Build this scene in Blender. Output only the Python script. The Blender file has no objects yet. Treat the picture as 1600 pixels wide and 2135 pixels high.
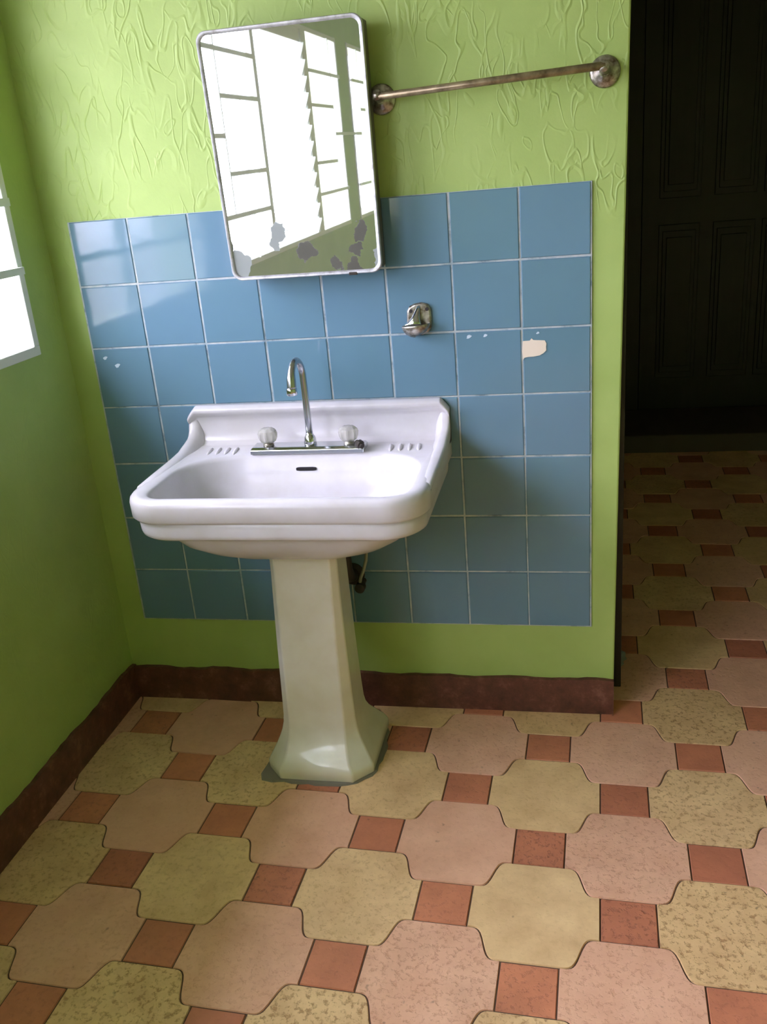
import bpy, bmesh, math, random
from mathutils import Vector, Matrix

random.seed(7)
scene = bpy.context.scene
COL = scene.collection

# ------------------------------------------------------------------ camera
cd = bpy.data.cameras.new('camera')
cam = bpy.data.objects.new('camera', cd)
COL.objects.link(cam)
cam.location = (1.15408, -2.04005, 1.3449)
cam.rotation_mode = 'XYZ'
cam.rotation_euler = (1.20923, 0.08011, 0.1897)
cd.sensor_fit = 'HORIZONTAL'
cd.sensor_width = 36.0
cd.lens = 36.0 * 1872.67 / 1600.0
cd.clip_start = 0.02
scene.camera = cam

# ------------------------------------------------------------------ world and light
world = bpy.data.worlds.new('overcast_sky')
scene.world = world
world.use_nodes = True
wn = world.node_tree.nodes
bg = wn['Background']
bg.inputs['Color'].default_value = (0.93, 0.90, 1.13, 1)
# overcast sky: brighter towards the zenith
wl = world.node_tree.links
wtc = wn.new('ShaderNodeTexCoord')
wsp = wn.new('ShaderNodeSeparateXYZ')
wl.new(wtc.outputs['Generated'], wsp.inputs[0])
wm = wn.new('ShaderNodeMath')
wm.operation = 'MAXIMUM'
wm.inputs[1].default_value = 0.0
wl.new(wsp.outputs['Z'], wm.inputs[0])
wa = wn.new('ShaderNodeMath')
wa.operation = 'MULTIPLY_ADD'
wa.inputs[1].default_value = 14.0
wa.inputs[2].default_value = 11.0
wl.new(wm.outputs[0], wa.inputs[0])
wl.new(wa.outputs[0], bg.inputs['Strength'])

scene.view_settings.view_transform = 'Standard'
scene.view_settings.look = 'None'
scene.view_settings.gamma = 1.0
scene.view_settings.use_curve_mapping = False
scene.view_settings.exposure = 0.32
try:
    scene.cycles.max_bounces = 12
    scene.cycles.diffuse_bounces = 8
    scene.cycles.transparent_max_bounces = 24
except Exception:
    pass

XW = -0.068                     # inner face of the wall with the windows
XR = 3.6                       # far right wall
YF = -4.62                      # wall behind the camera
YD = 2.72                       # hallway end wall
ZC = 2.42
WZ0, WZ1 = 1.01, 1.955          # window sill and head
WINS = [(-0.975, -0.128), (-3.355, -1.235), (-4.45, -3.63)]


def portal(y0, y1):
    ld = bpy.data.lights.new('window_portal', 'AREA')
    ld.shape = 'RECTANGLE'
    ld.size = WZ1 - WZ0
    ld.size_y = y1 - y0
    ld.cycles.is_portal = True
    o = bpy.data.objects.new('window_portal', ld)
    COL.objects.link(o)
    o.location = (XW - 0.16, (y0 + y1) / 2, (WZ0 + WZ1) / 2)
    o.rotation_euler = (0, -math.pi / 2, 0)
    return o


for a, b in WINS:
    portal(a, b)


# ------------------------------------------------------------------ material helpers
def srgb(r, g, b):
    f = lambda c: (c / 255) / 12.92 if c / 255 <= 0.04045 else ((c / 255 + 0.055) / 1.055) ** 2.4
    return (f(r), f(g), f(b), 1)


def mat(name, color=(0.8, 0.8, 0.8, 1), rough=0.5, metal=0.0, coat=0.0, spec=None):
    m = bpy.data.materials.new(name)
    m.use_nodes = True
    b = m.node_tree.nodes['Principled BSDF']
    b.inputs['Base Color'].default_value = color
    b.inputs['Roughness'].default_value = rough
    b.inputs['Metallic'].default_value = metal
    b.inputs['Coat Weight'].default_value = coat
    if spec is not None:
        b.inputs['Specular IOR Level'].default_value = spec
    return m


class NT:
    def __init__(self, m):
        self.nt = m.node_tree
        self.n = self.nt.nodes
        self.bsdf = self.n['Principled BSDF']

    def new(self, t, **kw):
        x = self.n.new(t)
        for k, v in kw.items():
            setattr(x, k, v)
        return x

    def link(self, a, b):
        self.nt.links.new(a, b)

    def coords(self, scale=(1, 1, 1)):
        tc = self.new('ShaderNodeTexCoord')
        mp = self.new('ShaderNodeMapping')
        mp.inputs['Scale'].default_value = scale
        self.link(tc.outputs['Object'], mp.inputs['Vector'])
        return mp.outputs['Vector']

    def noise(self, vec, scale, detail=3, rough=0.5, dist=0.0):
        x = self.new('ShaderNodeTexNoise')
        x.inputs['Scale'].default_value = scale
        x.inputs['Detail'].default_value = detail
        x.inputs['Roughness'].default_value = rough
        x.inputs['Distortion'].default_value = dist
        self.link(vec, x.inputs['Vector'])
        return x.outputs['Fac']

    def ramp(self, fac, stops):
        r = self.new('ShaderNodeValToRGB')
        e = r.color_ramp.elements
        e[0].position, e[0].color = stops[0]
        e[1].position, e[1].color = stops[-1]
        for p, c in stops[1:-1]:
            k = e.new(p)
            k.color = c
        self.link(fac, r.inputs['Fac'])
        return r.outputs['Color']

    def math(self, op, a, b=None, c=None, clamp=False):
        x = self.new('ShaderNodeMath', operation=op)
        x.use_clamp = clamp
        for i, v in enumerate((a, b, c)):
            if v is None:
                continue
            if isinstance(v, (int, float)):
                x.inputs[i].default_value = v
            else:
                self.link(v, x.inputs[i])
        return x.outputs[0]

    def mix(self, fac, a, b, blend='MIX'):
        x = self.new('ShaderNodeMixRGB', blend_type=blend)
        for i, v in enumerate((fac, a, b)):
            if isinstance(v, (int, float)):
                x.inputs[i].default_value = v
            elif isinstance(v, tuple):
                x.inputs[i].default_value = v
            else:
                self.link(v, x.inputs[i])
        return x.outputs[0]

    def bump(self, h, strength=0.5, dist=0.002, normal=None):
        x = self.new('ShaderNodeBump')
        x.inputs['Strength'].default_value = strength
        x.inputs['Distance'].default_value = dist
        self.link(h, x.inputs['Height'])
        if normal is not None:
            self.link(normal, x.inputs['Normal'])
        return x.outputs['Normal']


# green plaster with raised looping trowel ridges
GREEN = srgb(182, 208, 116)


def green_plaster(name, ridges=1.0, grain=1.0, zmin=None):
    m = mat(name, GREEN, 0.55)
    t = NT(m)
    v = t.coords()
    vs = t.coords((1.0, 1.0, 0.42))
    n1 = t.noise(vs, 19, 1.0, 0.4, 0.7)
    d1 = t.math('ABSOLUTE', t.math('SUBTRACT', n1, 0.5))
    r1 = t.math('SUBTRACT', 1.0, t.math('DIVIDE', d1, 0.035, clamp=True), clamp=True)
    n2 = t.noise(vs, 27, 1.0, 0.4, 0.5)
    d2 = t.math('ABSOLUTE', t.math('SUBTRACT', n2, 0.56))
    r2 = t.math('SUBTRACT', 1.0, t.math('DIVIDE', d2, 0.03, clamp=True), clamp=True)
    gate = t.math('MULTIPLY', t.math('SUBTRACT', t.noise(v, 7, 2), 0.40, clamp=True), 6.0, clamp=True)
    rr = t.math('MULTIPLY', t.math('MAXIMUM', r1, t.math('MULTIPLY', r2, 0.7)), gate)
    rr = t.math('MULTIPLY', rr, ridges)
    if zmin is not None:
        sp = t.new('ShaderNodeSeparateXYZ')
        t.link(v, sp.inputs[0])
        g = t.math('MULTIPLY', t.math('SUBTRACT', sp.outputs['Z'], zmin, clamp=True), 12.0, clamp=True)
        rr = t.math('MULTIPLY', rr, g)
    fine = t.math('MULTIPLY', t.noise(v, 90, 4, 0.6), 0.28 * grain)
    broad = t.math('MULTIPLY', t.noise(v, 22, 3, 0.5), 0.5 * grain)
    h = t.math('ADD', rr, t.math('ADD', fine, broad))
    t.link(t.bump(h, 0.42, 0.0032), t.bsdf.inputs['Normal'])
    c = t.ramp(t.noise(v, 5, 4, 0.6), [(0.3, srgb(158, 184, 100)), (0.7, srgb(170, 194, 112))])
    stain = t.math('MULTIPLY', t.math('SUBTRACT', t.noise(v, 13, 5, 0.7), 0.66, clamp=True), 4.0, clamp=True)
    c = t.mix(t.math('MULTIPLY', stain, 0.35), c, srgb(120, 150, 60))
    t.link(c, t.bsdf.inputs['Base Color'])
    return m


M = {}
M['wall'] = green_plaster('green_wall_plaster', 1.0, 0.7, 1.17)
M['wall_side'] = green_plaster('green_side_plaster', 0.35, 1.3)
M['reveal'] = mat('pale_reveal_paint', srgb(216, 222, 196), 0.7)
M['ceiling'] = mat('ceiling_paint', srgb(180, 180, 166), 0.8)
M['white_metal'] = mat('window_aluminium', srgb(222, 226, 222), 0.45, 0.0)
M['grille'] = mat('grille_glare_paint', srgb(222, 230, 226), 0.5)  # bar colour lightened: bloom from the bright windows is put into it
M['eave'] = mat('pale_lime_eave_paint', srgb(206, 214, 160), 0.8)
M['ground'] = mat('pale_concrete', srgb(122, 120, 112), 0.9)
M['dark'] = mat('dark_void', srgb(18, 17, 15), 0.9)

m = mat('glazed_ceramic', srgb(224, 222, 228), 0.27, coat=0.12)
t = NT(m)
c = t.ramp(t.noise(t.coords(), 9, 4, 0.6), [(0.3, srgb(203, 200, 202)), (0.65, srgb(213, 211, 219))])
t.link(c, t.bsdf.inputs['Base Color'])
M['ceramic'] = m

m = mat('cream_ceramic', srgb(228, 222, 200), 0.16, coat=0.5)
t = NT(m)
c = t.ramp(t.noise(t.coords(), 7, 4, 0.6), [(0.3, srgb(216, 211, 192)), (0.65, srgb(228, 226, 216))])
t.link(c, t.bsdf.inputs['Base Color'])
M['cream'] = m

M['chrome'] = mat('chrome', (0.62, 0.64, 0.66, 1), 0.14, 1.0)
M['spout'] = mat('dull_chrome', (0.46, 0.48, 0.50, 1), 0.22, 1.0)
m = mat('worn_chrome', (0.42, 0.40, 0.36, 1), 0.32, 0.9)
t = NT(m)
c = t.ramp(t.noise(t.coords(), 70, 4, 0.6), [(0.35, (0.16, 0.13, 0.09, 1)), (0.62, (0.52, 0.50, 0.45, 1))])
t.link(c, t.bsdf.inputs['Base Color'])
M['worn'] = m
m = mat('tarnished_bar', (0.3, 0.26, 0.2, 1), 0.38, 0.7)
t = NT(m)
c = t.ramp(t.noise(t.coords(), 40, 4, 0.6), [(0.35, srgb(112, 98, 76)), (0.65, srgb(168, 152, 124))])
t.link(c, t.bsdf.inputs['Base Color'])
M['bar'] = m
m = mat('cloudy_acrylic', srgb(220, 218, 212), 0.12)
m.node_tree.nodes['Principled BSDF'].inputs['Transmission Weight'].default_value = 0.55
M['acrylic'] = m
M['black'] = mat('black_gap', srgb(30, 26, 28), 0.7)
M['pipe'] = mat('dark_pipe', srgb(58, 52, 46), 0.5, 0.4)
M['hose'] = mat('pale_hose', srgb(150, 150, 130), 0.5)
M['cement'] = mat('grey_cement', srgb(128, 122, 112), 0.9)
M['glue'] = mat('beige_adhesive', srgb(226, 214, 196), 0.75)
M['chip'] = mat('white_chip', srgb(190, 208, 222), 0.6)
M['rag'] = mat('grey_rag', srgb(120, 124, 122), 0.9)

# blue glazed wall tile
m = mat('blue_glazed_tile', srgb(104, 146, 178), 0.10, coat=0.0)
t = NT(m)
at = t.new('ShaderNodeAttribute', attribute_name='tone')
c = t.ramp(at.outputs['Fac'], [(0.0, srgb(98, 134, 152)), (1.0, srgb(104, 138, 162))])
mt = t.noise(t.coords(), 12, 4, 0.6)
c = t.mix(t.math('MULTIPLY', mt, 0.25), c, srgb(88, 120, 134))
t.link(c, t.bsdf.inputs['Base Color'])
t.link(t.bump(t.noise(t.coords(), 14, 2), 0.25, 0.002), t.bsdf.inputs['Normal'])
M['tile'] = m
m = mat('tile_grout', srgb(176, 190, 196), 0.85)
t = NT(m)
c = t.ramp(t.noise(t.coords(), 16, 5, 0.7), [(0.33, srgb(112, 130, 138)), (0.46, srgb(158, 174, 182)), (0.68, srgb(196, 200, 198))])
t.link(c, t.bsdf.inputs['Base Color'])
M['grout'] = m


# clay floor tiles, colour by tile kind, worn smooth or coarse by attribute
def clay(name, a, b, pit, pitcol):
    m = mat(name, a, 0.62)
    t = NT(m)
    v = t.coords()
    tone = t.new('ShaderNodeAttribute', attribute_name='tone').outputs['Fac']
    coarse = t.new('ShaderNodeAttribute', attribute_name='coarse').outputs['Fac']
    base = t.mix(tone, a, b)
    cloud = t.noise(v, 11, 5, 0.65)
    base = t.mix(t.math('MULTIPLY', t.math('SUBTRACT', cloud, 0.35, clamp=True), 1.1, clamp=True), base, pitcol)
    p = t.noise(v, 80, 4, 0.7)
    pm = t.math('MULTIPLY', t.math('SUBTRACT', p, 0.52, clamp=True), 8.0, clamp=True)
    pm = t.math('MULTIPLY', pm, t.math('MULTIPLY_ADD', coarse, 0.85, 0.12))
    base = t.mix(t.math('MULTIPLY', pm, pit), base, pitcol)
    spots = t.noise(v, 42, 2, 0.5)
    sm = t.math('MULTIPLY', t.math('SUBTRACT', spots, 0.70, clamp=True), 12.0, clamp=True)
    base = t.mix(t.math('MULTIPLY', sm, 0.6), base, srgb(96, 62, 48))
    # ingrained dirt, spotty and not following any light
    dirt = t.noise(v, 3.2, 6, 0.68)
    dm = t.math('MULTIPLY', t.math('SUBTRACT', dirt, 0.50, clamp=True), 3.0, clamp=True)
    base = t.mix(t.math('MULTIPLY', dm, 0.35), base, srgb(128, 96, 66))
    t.link(base, t.bsdf.inputs['Base Color'])
    h = t.math('ADD', t.math('MULTIPLY', pm, -1.0), t.math('MULTIPLY', cloud, 0.6))
    t.link(t.bump(h, 0.6, 0.002), t.bsdf.inputs['Normal'])
    rg = t.math('MULTIPLY_ADD', cloud, 0.3, 0.42)
    t.link(rg, t.bsdf.inputs['Roughness'])
    return m


M['yellow'] = clay('yellow_clay', srgb(240, 206, 154), srgb(232, 196, 140), 0.8, srgb(172, 126, 80))
M['pink'] = clay('pink_clay', srgb(238, 190, 158), srgb(230, 178, 146), 0.7, srgb(198, 138, 106))
M['red'] = clay('red_clay', srgb(218, 142, 104), srgb(190, 118, 88), 0.7, srgb(140, 84, 62))
M['joint'] = mat('dark_joint', srgb(92, 70, 54), 0.9)

m = mat('brown_baseboard_tile', srgb(96, 62, 52), 0.5)
t = NT(m)
v = t.coords()
c = t.ramp(t.noise(v, 24, 6, 0.7), [(0.3, srgb(70, 42, 34)), (0.55, srgb(104, 62, 50)), (0.75, srgb(140, 98, 84))])
t.link(c, t.bsdf.inputs['Base Color'])
t.link(t.bump(t.noise(v, 60, 4), 0.5, 0.002), t.bsdf.inputs['Normal'])
M['base'] = m

m = mat('dark_wood', srgb(44, 36, 30), 0.5)
t = NT(m)
v = t.coords((6, 6, 0.5))
c = t.ramp(t.noise(v, 8, 4, 0.6), [(0.3, srgb(16, 14, 12)), (0.7, srgb(29, 23, 20))])
t.link(c, t.bsdf.inputs['Base Color'])
M['wood'] = m
M['hall'] = mat('hall_dark_paint', srgb(58, 50, 42), 0.8)
M['step'] = mat('worn_step', srgb(84, 76, 66), 0.8)

# foxed mirror: silver with clouded patches that have their own shapes
m = bpy.data.materials.new('foxed_mirror')
m.use_nodes = True
t = NT(m)
v = t.coords()
wv = t.new('ShaderNodeTexNoise')
wv.inputs['Scale'].default_value = 34
wv.inputs['Detail'].default_value = 4
t.link(v, wv.inputs['Vector'])
off = t.new('ShaderNodeVectorMath', operation='SUBTRACT')
t.link(wv.outputs['Color'], off.inputs[0])
off.inputs[1].default_value = (0.5, 0.5, 0.5)
sc = t.new('ShaderNodeVectorMath', operation='SCALE')
t.link(off.outputs[0], sc.inputs[0])
sc.inputs['Scale'].default_value = 0.05
wp = t.new('ShaderNodeVectorMath', operation='ADD')
t.link(v, wp.inputs[0])
t.link(sc.outputs[0], wp.inputs[1])


def blobs(lst):
    acc = None
    for (x, z, rx, rz) in lst:
        d = t.new('ShaderNodeVectorMath', operation='SUBTRACT')
        t.link(wp.outputs[0], d.inputs[0])
        d.inputs[1].default_value = (x, 0, z)
        s = t.new('ShaderNodeVectorMath', operation='MULTIPLY')
        t.link(d.outputs[0], s.inputs[0])
        s.inputs[1].default_value = (1 / rx, 0, 1 / rz)
        ln = t.new('ShaderNodeVectorMath', operation='LENGTH')
        t.link(s.outputs[0], ln.inputs[0])
        k = t.math('MULTIPLY', t.math('SUBTRACT', 1.15, ln.outputs['Value'], clamp=True), 14.0, clamp=True)
        acc = k if acc is None else t.math('MAXIMUM', acc, k)
    return acc


# local coordinates: x from the left edge, z from the bottom edge of the glass
grey = blobs([(0.125, 0.100, 0.016, 0.022), (0.112, 0.072, 0.012, 0.012), (0.020, 0.030, 0.026, 0.030), (0.007, 0.075, 0.008, 0.014),
              (0.345, 0.03, 0.010, 0.05)])
darkb = blobs([(0.180, 0.055, 0.022, 0.014), (0.305, 0.085, 0.013, 0.020), (0.290, 0.052, 0.014, 0.012),
               (0.245, 0.022, 0.016, 0.012), (0.285, 0.015, 0.012, 0.018)])
c = t.mix(t.math('MULTIPLY', grey, 1.0), (0.86, 0.90, 0.88, 1), srgb(138, 146, 144))
c = t.mix(t.math('MULTIPLY', darkb, 0.95), c, srgb(54, 52, 34))
t.link(c, t.bsdf.inputs['Base Color'])
mk = t.math('MAXIMUM', grey, darkb)
t.link(t.math('MULTIPLY_ADD', t.math('POWER', mk, 2.0), -0.86, 0.90), t.bsdf.inputs['Metallic'])
rg = t.math('MULTIPLY_ADD', t.math('POWER', mk, 3.0), 0.5, 0.015)
t.link(rg, t.bsdf.inputs['Roughness'])
M['mirror'] = m
m = mat('worn_frame_metal', srgb(206, 208, 208), 0.35, 0.35)
t = NT(m)
c = t.ramp(t.noise(t.coords(), 30, 5, 0.7), [(0.33, srgb(140, 138, 134)), (0.5, srgb(184, 185, 190)), (0.7, srgb(206, 206, 212))])
t.link(c, t.bsdf.inputs['Base Color'])
M['frame'] = m
M['cabinet_body'] = mat('cabinet_body_paint', srgb(92, 92, 84), 0.5)
m = mat('frosted_louvre_glass', srgb(240, 246, 242), 0.35)
b = m.node_tree.nodes['Principled BSDF']
b.inputs['Transmission Weight'].default_value = 0.9
b.inputs['IOR'].default_value = 1.05
M['glass'] = m
m = mat('window_glass', (1, 1, 1, 1), 0.0)
nt = m.node_tree
nt.nodes.clear()
out = nt.nodes.new('ShaderNodeOutputMaterial')
tr = nt.nodes.new('ShaderNodeBsdfTransparent')
gl = nt.nodes.new('ShaderNodeBsdfGlossy')
gl.inputs['Roughness'].default_value = 0.02
mx = nt.nodes.new('ShaderNodeMixShader')
mx.inputs[0].default_value = 0.06
nt.links.new(tr.outputs[0], mx.inputs[1])
nt.links.new(gl.outputs[0], mx.inputs[2])
nt.links.new(mx.outputs[0], out.inputs[0])
M['pane'] = m


# ------------------------------------------------------------------ mesh helpers
def box(bm, x0, x1, y0, y1, z0, z1, mi=0):
    vs = [bm.verts.new(p) for p in ((x0, y0, z0), (x1, y0, z0), (x1, y1, z0), (x0, y1, z0),
                                    (x0, y0, z1), (x1, y0, z1), (x1, y1, z1), (x0, y1, z1))]
    for f in ((0, 3, 2, 1), (4, 5, 6, 7), (0, 1, 5, 4), (1, 2, 6, 5), (2, 3, 7, 6), (3, 0, 4, 7)):
        fc = bm.faces.new([vs[i] for i in f])
        fc.material_index = mi
    return vs


def make(name, bm, mats, parent=None, loc=None, smooth=False, bevel=0.0, seg=2, autosmooth=None, fix=True):
    if fix:
        bmesh.ops.recalc_face_normals(bm, faces=bm.faces[:])
    me = bpy.data.meshes.new(name)
    bm.to_mesh(me)
    bm.free()
    if not isinstance(mats, (list, tuple)):
        mats = [mats]
    for mm in mats:
        me.materials.append(mm)
    if smooth:
        for p in me.polygons:
            p.use_smooth = True
    o = bpy.data.objects.new(name, me)
    COL.objects.link(o)
    if parent is not None:
        o.parent = parent
    if loc is not None:
        o.location = loc
    if bevel > 0:
        md = o.modifiers.new('bevel', 'BEVEL')
        md.width = bevel
        md.segments = seg
        md.limit_method = 'ANGLE'
        md.angle_limit = math.radians(35)
    if autosmooth:
        try:
            me.set_sharp_from_angle(angle=math.radians(autosmooth))
        except Exception:
            pass
    return o


def struct(o):
    o['kind'] = 'structure'
    return o


def thing(name, loc, label, cat, group=None):
    o = bpy.data.objects.new(name, None)
    o.empty_display_size = 0.05
    COL.objects.link(o)
    o.location = loc
    o['label'] = label
    o['category'] = cat
    if group:
        o['group'] = group
    return o


def loft(bm, rings, cap0=True, cap1=True, mi=0):
    R = [[bm.verts.new(p) for p in r] for r in rings]
    n = len(R[0])
    for a, b in zip(R, R[1:]):
        for i in range(n):
            f = bm.faces.new((a[i], a[(i + 1) % n], b[(i + 1) % n], b[i]))
            f.material_index = mi
    if cap0:
        bm.faces.new(R[0][::-1])
    if cap1:
        bm.faces.new(R[-1])
    return R


def tube(bm, pts, rad, n=14, cap=True):
    pts = [Vector(p) for p in pts]
    rads = rad if isinstance(rad, (list, tuple)) else [rad] * len(pts)
    rings = []
    up = Vector((0, 0, 1))
    prev = None
    for i, p in enumerate(pts):
        d = (pts[min(i + 1, len(pts) - 1)] - pts[max(i - 1, 0)]).normalized()
        if prev is None:
            a = d.cross(up)
            if a.length < 1e-3:
                a = d.cross(Vector((1, 0, 0)))
        else:
            a = prev - d * prev.dot(d)
        a.normalize()
        prev = a
        b = d.cross(a)
        rings.append([p + (a * math.cos(k * math.tau / n) + b * math.sin(k * math.tau / n)) * rads[i] for k in range(n)])
    loft(bm, rings, cap, cap)


def lathe(bm, prof, origin, axis, n=28):
    """prof: list of (distance along axis, radius)"""
    axis = Vector(axis).normalized()
    a = axis.cross(Vector((0, 0, 1)))
    if a.length < 1e-3:
        a = Vector((1, 0, 0))
    a.normalize()
    b = axis.cross(a)
    o = Vector(origin)
    rings = [[o + axis * h + (a * math.cos(k * math.tau / n) + b * math.sin(k * math.tau / n)) * max(r, 1e-5) for k in range(n)]
             for h, r in prof]
    loft(bm, rings)


def rrect(x0, x1, y0, y1, rf, rb, z, k=10):
    """rounded rectangle ring; rf radius of the two front (y0) corners, rb of the back"""
    pts = []
    for cx, cy, r, a0 in ((x1 - rf, y0 + rf, rf, -90), (x1 - rb, y1 - rb, rb, 0), (x0 + rb, y1 - rb, rb, 90), (x0 + rf, y0 + rf, rf, 180)):
        for i in range(k + 1):
            a = math.radians(a0 + 90 * i / k)
            pts.append((cx + r * math.cos(a), cy + r * math.sin(a), z))
    return pts


def resample(ring, segs=6):
    out = []
    n = len(ring)
    for i in range(n):
        a, b = Vector(ring[i]), Vector(ring[(i + 1) % n])
        L = (b - a).length
        out.append(tuple(a))
    return out


# ------------------------------------------------------------------ floor
LO = Vector((1.08574, -0.5148))
LD, LR = 0.17551, -0.03224
SQ = 0.052


def lat(u, v):
    """lattice coordinates in metres to world x, y (v towards the camera)"""
    x, y = u, -v
    return (LO.x + x * math.cos(LR) - y * math.sin(LR), LO.y + x * math.sin(LR) + y * math.cos(LR))


def big_outline():
    q = []
    a, d = SQ, LD
    N = 16
    for i in range(N + 1):
        s = i / N
        g = s ** 3.3 / (s ** 3.3 + (1 - s) ** 3.3)
        q.append((a + (d - 2 * a) * s, (d - a) - (d - 2 * a) * g))
    pts = q[:]
    pts += [(x, -y) for x, y in reversed(q)]
    pts += [(-x, -y) for x, y in q]
    pts += [(-x, y) for x, y in reversed(q)]
    return pts


BIG = big_outline()
SMALL = [(-SQ, -SQ), (SQ, -SQ), (SQ, SQ), (-SQ, SQ)]
bm = bmesh.new()
tone = bm.loops.layers.float.new('tone')
coarse = bm.loops.layers.float.new('coarse')
# the tiles the photo shows worn smooth or coarsely pitted
known = {(0, 1): (0, .0), (-2, 1): (0, .35), (-4, 1): (.1, .3), (2, 1): (.6, 1.), (0, -1): (.4, .1), (2, -1): (.2, .8),
         (-1, 0): (.3, .1), (1, 0): (.2, .6), (-3, 0): (.6, .2), (-1, 2): (0, .7), (1, 2): (.2, .5), (-3, 2): (.5, .3),
         (3, 0): (.3, .2), (-2, 3): (.2, 1.), (0, 3): (.2, .8), (-4, 3): (.2, 1.), (2, 3): (.5, .8), (-5, 2): (.5, .4), (2, -3): (.6, 1.)}
rs = random.Random(5)
faces_done = []
for i in range(-14, 14):
    for j in range(-22, 27):
        cx, cy = lat(i * LD, j * LD)
        if not (XW - .3 < cx < XR + .3 and YF - .3 < cy < YD + .3):
            continue
        small = (i + j) % 2 == 0
        out = SMALL if small else BIG
        gap = 0.0014 if small else 0.0014
        tn, co = rs.random(), rs.random() ** 1.2
        if (i, j) in known:
            tn, co = known[(i, j)]
        mi = 2 if small else (0 if j % 2 else 1)
        dz = rs.uniform(-0.0006, 0.0006)
        top, low = [], []
        for (u, v) in out:
            L = math.hypot(u, v)
            for dst, g, z in ((top, gap + 0.0012, 0.0), (low, gap, -0.0025)):
                k = 1 - g / (SQ if small else L)
                x, y = lat(i * LD + u * k, j * LD + v * k)
                dst.append(bm.verts.new((x, y, z + (dz if z == 0 else 0))))
        fc = bm.faces.new(top)
        fs = [fc]
        n = len(top)
        for k in range(n):
            fs.append(bm.faces.new((top[k], low[k], low[(k + 1) % n], top[(k + 1) % n])))
        for f in fs:
            f.material_index = mi
            for lp in f.loops:
                lp[tone] = tn
                lp[coarse] = co
gx0, gx1, gy0, gy1 = XW - .01, XR + .01, YF - .01, YD + .01
for co, no in (((gx0, 0, 0), (-1, 0, 0)), ((gx1, 0, 0), (1, 0, 0)), ((0, gy0, 0), (0, -1, 0)), ((0, gy1, 0), (0, 1, 0))):
    bmesh.ops.bisect_plane(bm, geom=bm.verts[:] + bm.edges[:] + bm.faces[:], plane_co=co, plane_no=no, clear_outer=True)
for f in bm.faces:
    if f.normal.z < -0.5:
        f.normal_flip()
box(bm, gx0, gx1, gy0, gy1, -0.12, -0.0025, 3)
floor = struct(make('floor', bm, [M['yellow'], M['pink'], M['red'], M['joint']], fix=False))

# ------------------------------------------------------------------ walls
WT = 0.12
# back wall with the sink: its free right end leans very slightly
bm = bmesh.new()
x0b, x1b, x1t = XW - 0.2, 1.2565, 1.285
vs = [bm.verts.new(p) for p in ((x0b, 0, -.05), (x1b, 0, -.05), (x1b, WT, -.05), (x0b, WT, -.05),
                                (x0b, 0, ZC), (x1t, 0, ZC), (x1t, WT, ZC), (x0b, WT, ZC))]
for f in ((0, 3, 2, 1), (4, 5, 6, 7), (0, 1, 5, 4), (1, 2, 6, 5), (2, 3, 7, 6), (3, 0, 4, 7)):
    bm.faces.new([vs[i] for i in f])
wall_back = struct(make('wall_back', bm, M['wall'], bevel=0.004))

# window wall with three openings
bm = bmesh.new()
edges = [0.0]
for a, b in WINS:
    edges += [b, a]
edges.append(YF)
XO = XW - 0.16
for k in range(0, len(edges), 2):
    box(bm, XO, XW, edges[k + 1], edges[k], WZ0, WZ1)
box(bm, XO, XW, YF, 0.0, -.05, WZ0)
box(bm, XO, XW, YF, 0.0, WZ1, ZC)
bmesh.ops.remove_doubles(bm, verts=bm.verts[:], dist=1e-5)
for f in bm.faces:
    c_ = f.calc_center_median()
    if XO + .01 < c_.x < XW - .01 and YF + .01 < c_.y < -.01 and .2 < c_.z < ZC - .1:
        f.material_index = 1
wall_left = struct(make('wall_left', bm, [M['wall_side'], M['reveal']]))

bm = bmesh.new()
box(bm, XW, XR, YF - .12, YF, -.05, ZC)
struct(make('wall_front', bm, M['wall_side']))
bm = bmesh.new()
box(bm, XR, XR + .12, YF, WT, -.05, ZC)
struct(make('wall_right', bm, M['wall_side']))
bm = bmesh.new()
box(bm, XR, XR + .12, WT, YD + .12, -.05, ZC)
box(bm, 1.02, 1.14, WT, YD + .12, -.05, ZC)
struct(make('wall_hall', bm, M['hall']))
bm = bmesh.new()
box(bm, 1.30, XR, 0.0, WT, 2.1, ZC)  # unseen wall over the opening, added to reduce light
struct(make('wall_unseen_lintel', bm, M['wall_side']))
bm = bmesh.new()
box(bm, XO, XR + .12, YF - .12, YD + .12, ZC, ZC + .1)
struct(make('ceiling', bm, M['ceiling']))
bm = bmesh.new()
box(bm, -26, XO - .02, -28, 24, -.5, -.3)
struct(make('ground', bm, M['ground']))
# roof overhang outside the windows
bm = bmesh.new()
box(bm, XO - .45, XO - .002, YF - .3, .5, 2.20, 2.28)
struct(make('eave', bm, M['eave']))
# dark timber door jamb fixed behind the wall's free end
bm = bmesh.new()
box(bm, 1.235, 1.283, WT + .001, WT + .05, 0, 2.1)
struct(make('trim_1', bm, M['wood'], bevel=0.002))

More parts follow.
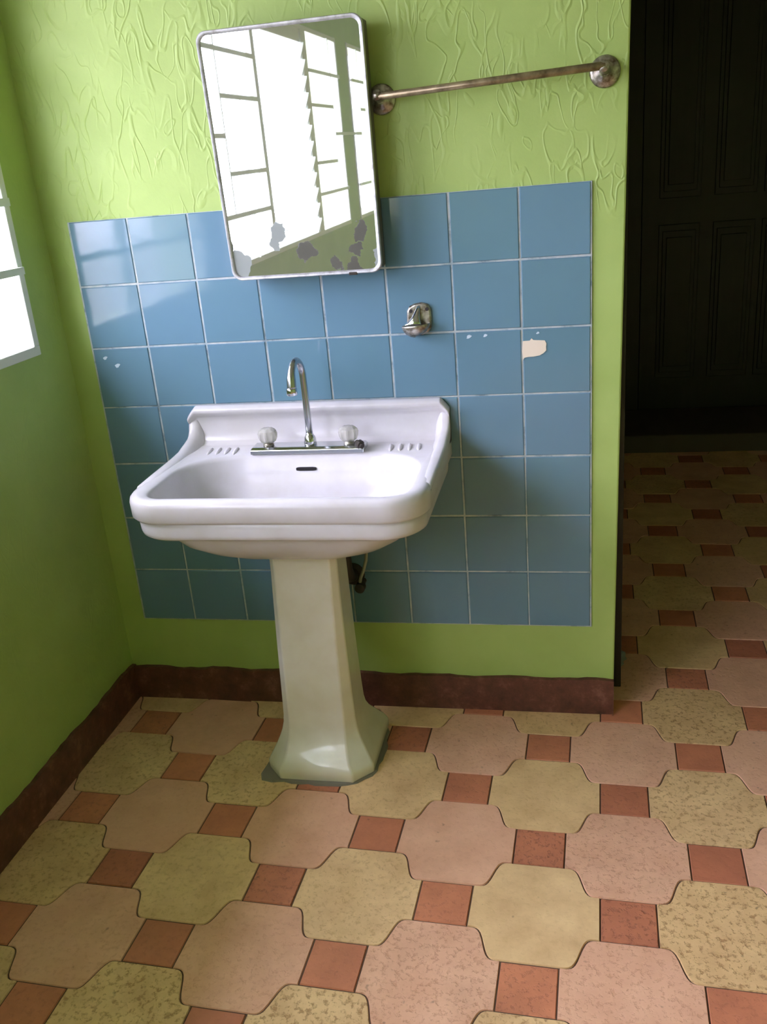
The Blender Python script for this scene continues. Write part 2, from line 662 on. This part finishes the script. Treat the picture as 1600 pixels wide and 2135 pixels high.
# ------------------------------------------------------------------ blue tile panel
TZ, TP = 0.24874, 0.15 * 0.99562
PX0, PX1 = -0.002, 1.2025
rt = random.Random(11)
bm = bmesh.new()
tl = bm.loops.layers.float.new('tone')
box(bm, PX0, PX1, -0.004, 0.001, TZ, TZ + 7 * TP, 1)
xl = [0.0] + [c * 0.15 for c in range(1, 8)] + [1.2015]
for c in range(8):
    for r in range(7):
        g = 0.0021
        xa, xb = xl[c] + g, xl[c + 1] - g
        za, zb = TZ + r * TP + g, TZ + (r + 1) * TP - g
        if r == 6:
            zb += 0.001
        jx, jz = rt.uniform(-.0006, .0006), rt.uniform(-.0005, .0005)
        tn = rt.random()
        y = -0.0062
        tx, tz = rt.uniform(-.0004, .0004), rt.uniform(-.0004, .0004)
        b0 = 0.0016
        lo = [bm.verts.new(p) for p in ((xa + jx, -.004, za + jz), (xb + jx, -.004, za + jz), (xb + jx, -.004, zb + jz), (xa + jx, -.004, zb + jz))]
        hi = [bm.verts.new(p) for p in ((xa + jx + b0, y - tx - tz, za + jz + b0), (xb + jx - b0, y + tx - tz, za + jz + b0),
                                        (xb + jx - b0, y + tx + tz, zb + jz - b0), (xa + jx + b0, y - tx + tz, zb + jz - b0))]
        fs = [bm.faces.new(hi)] + [bm.faces.new((lo[k], lo[(k + 1) % 4], hi[(k + 1) % 4], hi[k])) for k in range(4)]
        for f in fs:
            f.material_index = 0
            for lp in f.loops:
                lp[tl] = tn
panel = make('blue_tile_panel', bm, [M['tile'], M['grout']], parent=wall_back)


def patch(name, pts, y0, y1, mm, parent):
    bm = bmesh.new()
    a = [bm.verts.new((x, y0, z)) for x, z in pts]
    b = [bm.verts.new((x, y1, z)) for x, z in pts]
    n = len(pts)
    bm.faces.new(a)
    bm.faces.new(b[::-1])
    for i in range(n):
        bm.faces.new((a[i], a[(i + 1) % n], b[(i + 1) % n], b[i]))
    return make(name, bm, mm, parent=parent)


g = patch('adhesive_patch', [(1.0515, 0.925), (1.054, 0.930), (1.062, 0.9315), (1.075, 0.932), (1.088, 0.934), (1.097, 0.939), (1.103, 0.945),
                             (1.1025, 0.952), (1.1035, 0.960), (1.100, 0.967), (1.088, 0.968), (1.075, 0.969), (1.071, 0.973), (1.067, 0.968),
                             (1.0515, 0.9675), (1.0495, 0.945)], -0.0045, -0.0076, M['glue'], wall_back)
g['label'] = 'beige adhesive patch on a blue tile'
for cx, cz, r in ((0.931, 0.983, .005), (0.968, 0.984, .004), (0.031, 0.972, .005), (0.060, 0.952, .006), (1.085, 0.9845, .003)):
    pts = [(cx + r * (1 + .35 * math.sin(3 * a + cx * 9)) * math.cos(a) * 1.1, cz + r * .8 * math.sin(a) + .3 * r * math.cos(a))
           for a in [k * math.tau / 10 for k in range(10)]]
    patch('tile_chip', pts, -0.0045, -0.0072, M['chip'], wall_back)

# ------------------------------------------------------------------ baseboards
rb = random.Random(3)
bm = bmesh.new()
n = 60
xs0, xs1 = XW, 1.258
for k in range(n):
    xa, xb = xs0 + (xs1 - xs0) * k / n, xs0 + (xs1 - xs0) * (k + 1) / n
    if k == 0:
        za = 0.094
    zb = 0.097 + 0.0025 * math.sin(k * .7) + rb.uniform(-.0018, .0018)
    vs = [bm.verts.new(p) for p in ((xa, -.012, -.002), (xb, -.012, -.002), (xb, .001, -.002), (xa, .001, -.002),
                                    (xa, -.011, za), (xb, -.011, zb), (xb, .001, zb + .001), (xa, .001, za + .001))]
    for f in ((0, 3, 2, 1), (4, 5, 6, 7), (0, 1, 5, 4), (1, 2, 6, 5), (2, 3, 7, 6), (3, 0, 4, 7)):
        bm.faces.new([vs[i] for i in f])
    za = zb
bmesh.ops.remove_doubles(bm, verts=bm.verts[:], dist=1e-5)
struct(make('baseboard_back', bm, M['base']))
bm = bmesh.new()
n = 200
za = 0.1
for k in range(n):
    ya, yb = YF * k / n, YF * (k + 1) / n
    zb = 0.103 + 0.003 * math.sin(k * .5) + rb.uniform(-.002, .002)
    vs = [bm.verts.new(p) for p in ((XW + .012, ya, -.002), (XW + .012, yb, -.002), (XW - .001, yb, -.002), (XW - .001, ya, -.002),
                                    (XW + .011, ya, za), (XW + .011, yb, zb), (XW - .001, yb, zb + .001), (XW - .001, ya, za + .001))]
    for f in ((0, 3, 2, 1), (4, 5, 6, 7), (0, 1, 5, 4), (1, 2, 6, 5), (2, 3, 7, 6), (3, 0, 4, 7)):
        bm.faces.new([vs[i] for i in f])
    za = zb
bmesh.ops.remove_doubles(bm, verts=bm.verts[:], dist=1e-5)
struct(make('baseboard_left', bm, M['base']))

# ------------------------------------------------------------------ windows
FX0, FX1 = XW - 0.014, XW + 0.006        # frame depth
GX0, GX1 = XW + 0.0062, XW + 0.016        # painted bars on the room side


def window(idx, y0, y1, bays, bars):
    bm = bmesh.new()
    w = 0.022
    box(bm, FX0, FX1, y0, y1, WZ0, WZ0 + w)
    box(bm, FX0, FX1, y0, y1, WZ1 - w, WZ1)
    box(bm, FX0, FX1, y0, y0 + w, WZ0 + w, WZ1 - w)
    box(bm, FX0, FX1, y1 - w, y1, WZ0 + w, WZ1 - w)
    fr = struct(make('window_%d' % idx, bm, M['white_metal'], bevel=0.002))
    for st in bays['stiles']:
        bm = bmesh.new()
        box(bm, FX0, XW + .013, st[0], st[1], WZ0 + w, WZ1 - w)
        make('stile', bm, M['white_metal'], parent=fr, bevel=0.002)
    for (a, b) in bays['panes']:
        bm = bmesh.new()
        box(bm, XW - .012, XW - .008, a, b, WZ0 + w - .004, WZ1 - w + .004)
        make('pane', bm, M['pane'], parent=fr)
    for (a, b) in bays.get('louvres', []):
        nl = 12
        bm = bmesh.new()
        box(bm, XW - .03, FX1 - .001, a, b, 1.878, WZ1 - w)
        make('head_rail', bm, M['white_metal'], parent=fr)
        hgt = (1.878 - WZ0 - w)
        for k in range(nl):
            zc = WZ0 + w + hgt * (k + .5) / nl
            bm = bmesh.new()
            tilt = math.radians(62)
            hw = hgt / nl * .56
            dx, dz = hw * math.cos(tilt), hw * math.sin(tilt)
            nx, nz = -math.sin(tilt) * .0025, math.cos(tilt) * .0025
            xm = XW - 0.03
            ring = [(xm - dx + nx, zc + dz * -1 + nz), (xm + dx + nx, zc + dz + nz), (xm + dx - nx, zc + dz - nz), (xm - dx - nx, zc - dz - nz)]
            ra = [bm.verts.new((p[0], a + .006, p[1])) for p in ring]
            rb_ = [bm.verts.new((p[0], b - .006, p[1])) for p in ring]
            bm.faces.new(ra)
            bm.faces.new(rb_[::-1])
            for q in range(4):
                bm.faces.new((ra[q], ra[(q + 1) % 4], rb_[(q + 1) % 4], rb_[q]))
            make('louvre_blade', bm, M['glass'], parent=fr)
            # metal clip holding the blade ends, leaning into the room
            for ye0, ye1 in ((a, a + .012),):
                bm = bmesh.new()
                zz0, zz1 = zc - dz * 1.0, zc + dz * .9
                pts = [(XW + .004, zz0), (XW + .026, zz1 - .008), (XW + .028, zz1), (XW + .010, zz1), (XW + .004, zz1 - .02)]
                ca = [bm.verts.new((p[0], ye0, p[1])) for p in pts]
                cb = [bm.verts.new((p[0], ye1, p[1])) for p in pts]
                bm.faces.new(ca)
                bm.faces.new(cb[::-1])
                for q in range(len(pts)):
                    bm.faces.new((ca[q], ca[(q + 1) % len(pts)], cb[(q + 1) % len(pts)], cb[q]))
                make('louvre_clip', bm, M['white_metal'], parent=fr)
    bm = bmesh.new()
    for kind, c, a, b, th in bars:
        if kind == 'h':
            box(bm, GX0, GX1, a, b, c - th, c + th)
        else:
            box(bm, GX0 + .001, GX1 - .001, c - th, c + th, a, b)
    make('security_grille', bm, M['grille'], parent=fr)
    return fr


T0, T1 = .0085, .0055
zb, zt = WZ0 + .02, WZ1 - .02
window(1, *WINS[0], dict(stiles=[(-.41, -.385)], panes=[(-.955, -.41), (-.385, -.15)]),
       [('h', 1.203, -.96, -.14, .008), ('h', 1.765, -.96, -.14, T0), ('h', 1.48, -1.44, -.76, T0), ('v', -.76, 1.203, zt, T1),
        ('h', 1.35, -.76, -.14, T0), ('h', 1.615, -.76, -.14, T0)])
window(2, *WINS[1], dict(stiles=[(-1.915, -1.872), (-2.715, -2.63)], panes=[(-1.872, -1.255), (-3.335, -2.715)], louvres=[(-2.63, -1.915)]),
       [('h', 1.203, -1.885, -1.25, T0), ('h', 1.765, -1.885, -1.25, T0), ('h', 1.613, -1.885, -1.44, T0), ('h', 1.35, -1.885, -1.44, T0),
        ('v', -1.44, 1.203, zt, T1), ('v', -1.653, 1.35, 1.613, .003), ('v', -1.66, zb, 1.203, .0022),
        ('h', 1.203, -3.34, -2.71, T0), ('h', 1.765, -3.34, -2.71, T0), ('h', 1.613, -3.14, -2.71, T0), ('h', 1.35, -3.125, -2.71, T0),
        ('v', -3.14, 1.203, zt, T1), ('h', 1.483, -3.80, -3.14, T0)])
window(3, *WINS[2], dict(stiles=[], panes=[(-4.43, -3.65)]),
       [('h', 1.203, -4.43, -3.65, T0), ('h', 1.765, -4.43, -3.65, T0), ('h', 1.615, -4.43, -3.83, T0), ('v', -3.83, 1.203, zt, T1)])

# ------------------------------------------------------------------ pedestal sink
sink = thing('pedestal_sink', (0.555, -0.21, 0), 'white ceramic pedestal washbasin with a tall chrome spout standing against blue wall tiles', 'sink')
SO = Vector((0.555, -0.21, 0))


def S(bm):
    bmesh.ops.translate(bm, verts=bm.verts[:], vec=-SO)
    return bm


bm = bmesh.new()
BK = -0.0078
rings = [
    rrect(.500, .612, -.240, -.16, .03, .03, .560),
    rrect(.440, .672, -.300, -.10, .07, .06, .566),
    rrect(.380, .732, -.340, -.07, .10, .06, .580),
    rrect(.335, .777, -.368, -.04, .11, .06, .598),
    rrect(.306, .805, -.392, -.03, .10, .05, .622),
    rrect(.292, .820, -.404, -.02, .09, .04, .645),
    rrect(.284, .828, -.409, -.02, .085, .03, .658),
    rrect(.262, .850, -.424, BK, .085, .006, .661),
    rrect(.250, .862, -.432, BK, .085, .006, .6625),
    rrect(.245, .867, -.436, BK, .085, .006, .667),
    rrect(.243, .868, -.437, BK, .085, .005, .674),
    rrect(.242, .869, -.438, BK, .085, .005, .690),
    rrect(.244, .867, -.436, BK, .085, .005, .696),
    rrect(.245, .866, -.435, BK, .085, .005, .699),
    rrect(.236, .875, -.444, BK, .088, .005, .703),
    rrect(.232, .879, -.448, BK, .088, .005, .709),
    rrect(.2315, .8795, -.4485, BK, .088, .005, .738),
    rrect(.233, .878, -.447, BK, .088, .005, .746),
    rrect(.238, .873, -.442, BK, .085, .005, .7515),
    rrect(.245, .866, -.435, BK, .080, .005, .7535),
    rrect(.252, .859, -.429, -.010, .068, .02, .7535),
    rrect(.260, .850, -.421, -.040, .060, .05, .7515),
    rrect(.268, .842, -.415, -.108, .050, .135, .7500),
    rrect(.272, .838, -.411, -.114, .048, .135, .7465),
    rrect(.276, .834, -.408, -.119, .048, .132, .7380),
    rrect(.284, .826, -.403, -.126, .050, .128, .7050),
    rrect(.306, .804, -.390, -.138, .065, .115, .6650),
    rrect(.360, .750, -.360, -.165, .085, .085, .6320),
    rrect(.430, .680, -.320, -.190, .062, .062, .6160),
    rrect(.520, .590, -.280, -.225, .026, .026, .6120),
]
loft(bm, rings)
basin = make('basin', S(bm), M['ceramic'], parent=sink, smooth=True, autosmooth=50)

# backsplash with its top lip and chamfered upper corners
bm = bmesh.new()
prof = [(-.0078, .740), (-.0078, .8455), (-.012, .8475), (-.026, .8455), (-.033, .839), (-.033, .832), (-.029, .825), (-.022, .818),
        (-.019, .806), (-.020, .775), (-.026, .760), (-.038, .7525), (-.050, .7500), (-.050, .740)]
secs = []
for x, zmax in ((.2315, .823), (.240, .834), (.252, .8475), (.40, .8475), (.555, .8475), (.71, .8475), (.859, .8475), (.871, .834), (.8795, .823)):
    k = (.8475 - zmax)
    secs.append([(x, y, z - k * max(0, (z - .74) / .1075) if z > .75 else z) for y, z in prof])
loft(bm, secs)
make('backsplash', S(bm), M['ceramic'], parent=sink, smooth=True, autosmooth=45, bevel=.002)

# the two scrolled side wings that join backsplash and rim
for sgn in (-1, 1):
    bm = bmesh.new()
    top = [(-.0079, .823), (-.012, .8225), (-.020, .817), (-.026, .806), (-.031, .792), (-.040, .781), (-.052, .774), (-.075, .7685), (-.098, .7640),
           (-.115, .7600), (-.15, .7580), (-.20, .7565), (-.27, .7555), (-.34, .7535), (-.355, .745)]
    xo = .2315 if sgn < 0 else .8795
    rings_ = []
    for i, (y, z) in enumerate(top):
        w = .026 if i < 7 else .026 + .004 * min(1, (i - 6) / 4)
        s = -sgn
        rings_.append([(xo, y, .742), (xo, y, z - .005), (xo + s * .002, y, z - .0015), (xo + s * .006, y, z), (xo + s * (w - .010), y, z - .001), (xo + s * (w - .004), y, z - .005),
                       (xo + s * (w + .006), y, max(.7425, z - .016 - .3 * max(0, z - .77))), (xo + s * (w + .012), y, .742)])
    loft(bm, rings_)
    make('side_wing', S(bm), M['ceramic'], parent=sink, smooth=True, autosmooth=60)

# soap-rest ribs moulded into the two back corners
for xs in ((.300, .322, .344, .366), (.745, .767, .789, .811)):
    for i, x in enumerate(xs):
        bm = bmesh.new()
        pts = [(x + k * .0012, -.062 - k * .0105, .7510 - .0002 * k) for k in range(6)]
        tube(bm, pts, [.0012, .0045, .005, .005, .0045, .0012], 10)
        make('soap_rib', S(bm), M['ceramic'], parent=sink, smooth=True)

# overflow slot
bm = bmesh.new()
pts = []
for k in range(24):
    a = k * math.tau / 24
    pts.append((.551 + .0245 * max(-1, min(1, math.cos(a) * 1.25)), .7145 + .0042 * max(-1, min(1, math.sin(a) * 1.2))))
a_ = [bm.verts.new((x, -.1265, z)) for x, z in pts]
b_ = [bm.verts.new((x, -.116, z)) for x, z in pts]
bm.faces.new(a_)
bm.faces.new(b_[::-1])
for i in range(24):
    bm.faces.new((a_[i], a_[(i + 1) % 24], b_[(i + 1) % 24], b_[i]))
o = make('overflow_slot', S(bm), M['black'], parent=sink)
o['label'] = 'dark overflow slot'
bm = bmesh.new()
lathe(bm, [(0, .022), (.003, .022), (.004, .018), (.0035, .006), (.0035, 0)], (.555, -.252, .611), (0, 0, 1))
make('drain', S(bm), M['chrome'], parent=sink, smooth=True)


# pedestal column
def octo(hw, yf, yb, ch, z, cx=.5555):
    return [(cx - hw + ch, yf, z), (cx + hw - ch, yf, z), (cx + hw, yf + ch * 1.1, z), (cx + hw, yb - ch * .6, z), (cx + hw - ch, yb, z),
            (cx - hw + ch, yb, z), (cx - hw, yb - ch * .6, z), (cx - hw, yf + ch * 1.1, z)]


bm = bmesh.new()
secs = [octo(.131, -.344, -.075, .042, 0.0), octo(.132, -.345, -.074, .042, .016), octo(.1315, -.3445, -.075, .042, .024), octo(.128, -.341, -.078, .041, .031),
        octo(.121, -.334, -.082, .040, .043), octo(.112, -.322, -.098, .036, .060), octo(.1035, -.311, -.116, .031, .078), octo(.0965, -.301, -.133, .0265, .096),
        octo(.0920, -.2945, -.146, .0235, .115), octo(.0900, -.2915, -.152, .022, .135), octo(.0885, -.289, -.155, .021, .18), octo(.0845, -.284, -.160, .018, .32, .5565),
        octo(.0815, -.279, -.164, .016, .44, .558), octo(.0800, -.275, -.167, .015, .51, .559), octo(.0795, -.274, -.168, .0145, .568, .5595)]
loft(bm, secs)
make('pedestal', S(bm), M['cream'], parent=sink, smooth=True, autosmooth=32, bevel=.0035, seg=3)
# cement bedding smeared round the foot
bm = bmesh.new()
N = 48
rr = random.Random(2)
ol = []
for k in range(N):
    a = k * math.tau / N
    ex, ey = .142, .146
    c_, s_ = math.cos(a), math.sin(a)
    p = 3.2
    q = (abs(c_) ** p + abs(s_) ** p) ** (-1 / p)
    w = 1 + rr.uniform(-.02, .03)
    if 3.6 < a < 4.2:
        w += .20 * math.sin((a - 3.6) / .6 * math.pi)
    ol.append((.5555 + ex * q * c_ * w, -.2095 + ey * q * s_ * w))
a_ = [bm.verts.new((x, y, .0045)) for x, y in [(.5555 + (x - .5555) * .975, -.2095 + (y + .2095) * .975) for x, y in ol]]
b_ = [bm.verts.new((x, y, .0)) for x, y in ol]
bm.faces.new(a_)
for i in range(N):
    bm.faces.new((a_[i], b_[i], b_[(i + 1) % N], a_[(i + 1) % N]))
o = make('cement_bed', S(bm), M['cement'], parent=sink, smooth=False)
o['label'] = 'grey cement smeared round the foot'

# faucet: bridge plate, knobs, gooseneck
bm = bmesh.new()
secs = []
for x, k in ((.416, .7), (.420, 1), (.686, 1), (.690, .7)):
    secs.append([(x, -.118, .749), (x, -.117, .7590 - (1 - k) * .004), (x, -.111, .7640 - (1 - k) * .01), (x, -.074, .7660 - (1 - k) * .01), (x, -.066, .760), (x, -.064, .749)])
loft(bm, secs)
fb = make('faucet_body', S(bm), M['chrome'], parent=sink, bevel=.0015)
fb['label'] = 'chrome faucet bridge'
bm = bmesh.new()
pts = [(.558, -.092, .782), (.558, -.092, .83), (.558, -.092, .88), (.5575, -.092, .930)]
for k in range(1, 13):
    a = math.pi * k / 12
    pts.append((.5575 - .0006 * k, -.092 - .0335 * (1 - math.cos(a)), .930 + .038 * math.sin(a)))
pts += [(.550, -.160, .918), (.5495, -.1605, .913)]
tube(bm, pts, [.0080] * 4 + [.0080] * 9 + [.0085, .0095, .0105, .0105, .0105], 20)
make('spout', S(bm), M['spout'], parent=fb, smooth=True)
bm = bmesh.new()
lathe(bm, [(0, .0112), (.002, .0122), (.014, .0122), (.016, .0108), (.017, .006), (.017, 0)], (.5493, -.1605, .915), (0, 0, -1))
o = make('aerator', S(bm), M['chrome'], parent=fb, smooth=True, autosmooth=40)
bm = bmesh.new()
lathe(bm, [(0, .014), (.004, .015), (.010, .0145), (.018, .0130), (.023, .0100), (.026, .0085), (.030, .0082)], (.558, -.092, .764), (0, 0, 1))
make('collar', S(bm), M['chrome'], parent=fb, smooth=True)
for x, nm in ((.456, 'left'), (.652, 'right')):
    bm = bmesh.new()
    n = 16
    lay = [(0, .0125), (.004, .0180), (.012, .0215), (.022, .0225), (.029, .0200), (.034, .0130), (.035, 0.001)]
    rings_ = []
    for h, r in lay:
        ring = []
        for k in range(n * 2):
            a = k * math.tau / (n * 2)
            r2 = r * (1 + (.055 if k % 4 < 2 else -.055))
            ring.append((x + r2 * math.cos(a), -.094 + r2 * math.sin(a), .772 + h))
        rings_.append(ring)
    loft(bm, rings_)
    o = make('tap_knob', S(bm), M['acrylic'], parent=fb, smooth=True, autosmooth=30)
    o['label'] = 'cloudy clear knob'
    bm = bmesh.new()
    lathe(bm, [(0, .013), (.005, .013), (.008, .0095), (.014, .009)], (x, -.094, .764), (0, 0, 1))
    make('knob_stem', S(bm), M['worn'], parent=fb, smooth=True)
bm = bmesh.new()
lathe(bm, [(0, .0055), (.006, .006), (.008, .0105), (.016, .0105), (.018, .007), (.022, .0068)], (.672, -.106, .772), (.75, -.55, -.35), 12)
o = make('loose_nut', S(bm), M['pipe'], parent=fb)
o['label'] = 'dull metal nut by the right knob'

# ------------------------------------------------------------------ waste pipe behind the pedestal
pipe = thing('waste_pipe', (.600, -.0, .42), 'dark waste pipe and valve on the wall behind the sink pedestal', 'pipe')
PO = Vector((.600, 0, .42))
bm = bmesh.new()
tube(bm, [(.600, -.060, .56), (.602, -.060, .47), (.604, -.057, .425), (.606, -.045, .400), (.607, -.02, .392), (.607, -.006, .391)], .016, 16)
bmesh.ops.translate(bm, verts=bm.verts[:], vec=-PO)
make('bend', bm, M['pipe'], parent=pipe, smooth=True)
bm = bmesh.new()
lathe(bm, [(0, .030), (.004, .030), (.007, .018), (.012, .017)], (.607, -.0065, .391), (0, -1, 0))
bmesh.ops.translate(bm, verts=bm.verts[:], vec=-PO)
make('flange', bm, M['pipe'], parent=pipe, smooth=True, autosmooth=40)
bm = bmesh.new()
lathe(bm, [(0, .008), (.030, .008), (.032, .013), (.05, .013), (.052, .006)], (.632, -.0065, .372), (0, -1, 0), 16)
bmesh.ops.translate(bm, verts=bm.verts[:], vec=-PO)
make('stop_valve', bm, M['pipe'], parent=pipe, smooth=True, autosmooth=40)
bm = bmesh.new()
tube(bm, [(.632, -.045, .385), (.636, -.047, .40), (.645, -.050, .42), (.655, -.053, .45), (.660, -.055, .49), (.662, -.056, .53), (.663, -.057, .60)], .0042, 10)
bmesh.ops.translate(bm, verts=bm.verts[:], vec=-PO)
o = make('supply_hose', bm, M['hose'], parent=pipe, smooth=True)
o['label'] = 'thin pale supply hose'

# ------------------------------------------------------------------ mirror cabinet
TL = 0.012
mc = thing('mirror_cabinet', (0.411, -0.070, 1.1435), 'tall white-framed mirror cabinet with flaking silver hanging above the sink', 'mirror')
mc.rotation_euler = (TL, 0, 0)
W_, H_ = .3465, .5007


def rr2(x0, x1, z0, z1, r, y, k=8):
    pts = []
    for cx, cz, a0 in ((x1 - r, z0 + r, -90), (x1 - r, z1 - r, 0), (x0 + r, z1 - r, 90), (x0 + r, z0 + r, 180)):
        for i in range(k + 1):
            a = math.radians(a0 + 90 * i / k)
            pts.append((cx + r * math.cos(a), y, cz + r * math.sin(a)))
    return pts


def shear(ring):
    # the frame is very slightly out of square: its left side leans inwards at the foot
    return [(x - .010 * (z / H_) * (1 - x / W_) + .004 * (1 - x / W_), y, z + .0 * x) for x, y, z in ring]


bm = bmesh.new()
prof = [(0, .006, .022), (0, -.0015, .022), (.0015, -.0035, .022), (.0055, -.0035, .020), (.0075, -.002, .018), (.0085, .0015, .017), (.0085, .006, .017)]
R_ = []
for ins, y, r in prof:
    R_.append([bm.verts.new(p) for p in shear(rr2(ins, W_ - ins, ins, H_ - ins, r, y))])
n = len(R_[0])
for i in range(len(R_)):
    a, b = R_[i], R_[(i + 1) % len(R_)]
    for k in range(n):
        bm.faces.new((a[k], a[(k + 1) % n], b[(k + 1) % n], b[k]))
make('frame', bm, M['frame'], parent=mc, smooth=True, autosmooth=40)
bm = bmesh.new()
loft(bm, [shear(rr2(.0075, W_ - .0075, .0075, H_ - .0075, .016, .0010)), shear(rr2(.0075, W_ - .0075, .0075, H_ - .0075, .016, .0045))])
make('mirror_glass', bm, M['mirror'], parent=mc)
bm = bmesh.new()
box(bm, .012, W_ - .004, .0062, .0600, .008, H_ - .008)
make('body', bm, M['cabinet_body'], parent=mc, bevel=.003)
bm = bmesh.new()
box(bm, .272, .290, -.0045, .004, -.0025, .004)
o = make('latch_tab', bm, M['pipe'], parent=mc, bevel=.001)
o['label'] = 'small dark tab on the bottom edge'

# ------------------------------------------------------------------ towel bar
tb = thing('towel_bar', (1.227, -.0, 1.495), 'tarnished metal towel bar with round end plates on the green wall right of the mirror', 'towel bar')
TO = Vector((1.227, 0, 1.495))
for x, z, xe in ((.7705, 1.488, .772), (1.227, 1.497, 1.222)):
    bm = bmesh.new()
    lathe(bm, [(0, .030), (.003, .0305), (.006, .028), (.008, .0235), (.0085, .021), (.011, .019), (.015, .0115), (.020, .009)], (x, -.001, z), (0, -1, 0), 32)
    bmesh.ops.translate(bm, verts=bm.verts[:], vec=-TO)
    make('end_plate', bm, M['worn'], parent=tb, smooth=True, autosmooth=50)
    bm = bmesh.new()
    zz = z + .004
    lathe(bm, [(0, .0088), (.025, .0082), (.032, .0105), (.050, .0105), (.053, .007), (.054, 0)], (x, -.014, z), (xe - x, -.055, .006), 20)
    bmesh.ops.translate(bm, verts=bm.verts[:], vec=-TO)
    make('post', bm, M['worn'], parent=tb, smooth=True, autosmooth=40)
bm = bmesh.new()
tube(bm, [(.765, -.060, 1.4895), (.768, -.060, 1.4895), (.99, -.060, 1.4965), (1.225, -.060, 1.5035), (1.228, -.060, 1.5035)], [.004, .0072, .0075, .0078, .005], 16)
bmesh.ops.translate(bm, verts=bm.verts[:], vec=-TO)
make('bar', bm, M['bar'], parent=tb, smooth=True)

# ------------------------------------------------------------------ broken wall bracket
hk = thing('wall_bracket', (.820, -.006, 1.03), 'worn chrome fixture bracket with two screw holes on a blue tile right of the spout', 'bracket')
HO = Vector((.820, -.006, 1.03))
bm = bmesh.new()
pl = [(.792, 1.020), (.794, 1.048), (.800, 1.058), (.812, 1.064), (.828, 1.066), (.842, 1.062), (.849, 1.050), (.850, 1.030), (.848, 1.008), (.840, .998), (.826, .992), (.812, .998), (.800, 1.008)]
a_ = [bm.verts.new((x, -.0150, z)) for x, z in [(.821 + (x - .821) * .88, 1.03 + (z - 1.03) * .9) for x, z in pl]]
c_ = [bm.verts.new((x, -.0115, z)) for x, z in pl]
b_ = [bm.verts.new((x, -.0060, z)) for x, z in pl]
bm.faces.new(a_)
for i in range(len(pl)):
    j = (i + 1) % len(pl)
    bm.faces.new((a_[i], c_[i], c_[j], a_[j]))
    bm.faces.new((c_[i], b_[i], b_[j], c_[j]))
bm.faces.new(b_[::-1])
bmesh.ops.translate(bm, verts=bm.verts[:], vec=-HO)
make('plate', bm, M['worn'], parent=hk, bevel=.0015)
for x, z in ((.804, 1.048), (.841, 1.051)):
    bm = bmesh.new()
    lathe(bm, [(0, .0042), (.0012, .0042), (.0013, 0)], (x, -.0148, z), (0, -1, 0), 16)
    bmesh.ops.translate(bm, verts=bm.verts[:], vec=-HO)
    o = make('screw_hole', bm, M['black'], parent=hk)
bm = bmesh.new()
rings_ = []
for s, (x, y, z, w, h) in enumerate(((.823, -.0145, 1.061, .004, .002), (.820, -.022, 1.050, .006, .006), (.816, -.030, 1.036, .009, .009), (.812, -.036, 1.024, .016, .007), (.808, -.038, 1.018, .024, .004))):
    ring = []
    for k in range(12):
        a = k * math.tau / 12
        ring.append((x + w * math.cos(a), y + h * math.sin(a) + .003, z))
    rings_.append(ring)
loft(bm, rings_)
bmesh.ops.translate(bm, verts=bm.verts[:], vec=-HO)
make('ridge', bm, M['chrome'], parent=hk, smooth=True)
bm = bmesh.new()
rings_ = []
for s, (r, z) in enumerate(((.0, 1.013), (.026, 1.016), (.0305, 1.019), (.0315, 1.017), (.029, 1.010), (.023, 1.001), (.014, .995), (.004, .993))):
    ring = []
    for k in range(28):
        a = k * math.tau / 28
        ring.append((.819 + max(r, .0005) * math.cos(a) * 1.05 - .004, min(-.012, -.024 + max(r, .0005) * .75 * math.sin(a)), z + .003 * math.cos(a)))
    rings_.append(ring)
loft(bm, rings_)
bmesh.ops.translate(bm, verts=bm.verts[:], vec=-HO)
make('cup', bm, M['worn'], parent=hk, smooth=True, autosmooth=50)

# ------------------------------------------------------------------ hallway: step, panelled door
bm = bmesh.new()
box(bm, 1.14, XR, 2.20, YD, -.002, .085)
struct(make('trim_2', bm, M['step'], bevel=.006))
bm = bmesh.new()
box(bm, 1.14, XR, YD, YD + .12, -.05, ZC)
struct(make('wall_end', bm, M['hall']))
bm = bmesh.new()
DX0, DX1, DZ0, DZ1 = 1.50, 2.50, .085, 2.15
box(bm, DX0, DX1, YD - .045, YD - .002, DZ0, DZ1)
door = struct(make('door_1', bm, M['wood'], bevel=.003))
for xa in (1.58, 1.83, 2.05, 2.30):
    for za, zb_ in ((.25, 1.0), (1.12, 2.02)):
        bm = bmesh.new()
        for k in range(3):
            ins = .03 * k
            box(bm, xa + ins * .6, xa + .19 - ins * .6, YD - .050 - .006 * k, YD - .044, za + ins, zb_ - ins)
        make('door_panel', bm, M['wood'], parent=door, bevel=.003)
bm = bmesh.new()
box(bm, DX0 - .09, DX0 - .002, YD - .06, YD - .001, .085, 2.25)
box(bm, DX1 + .002, DX1 + .09, YD - .06, YD - .001, .085, 2.25)
box(bm, DX0 - .002, DX1 + .002, YD - .06, YD - .001, DZ1 + .002, 2.25)
struct(make('trim_3', bm, M['wood'], bevel=.003))

# small crumpled rag on the hallway floor behind the wall's end
bm = bmesh.new()
bmesh.ops.create_icosphere(bm, subdivisions=3, radius=1)
rg_ = random.Random(9)
for v in bm.verts:
    n_ = 1 + .18 * math.sin(v.co.x * 5 + v.co.z * 3) + .12 * math.sin(v.co.y * 8 + 1)
    v.co = Vector((v.co.x * .055 * n_, v.co.y * .05 * n_, max(0, v.co.z * .5 + .35) * .045 * n_))
o = make('crumpled_rag', bm, M['rag'], loc=(1.252, .262, .0005), smooth=True)
o['label'] = 'small grey rag on the floor just behind the free right end of the wall'
o['category'] = 'rag'
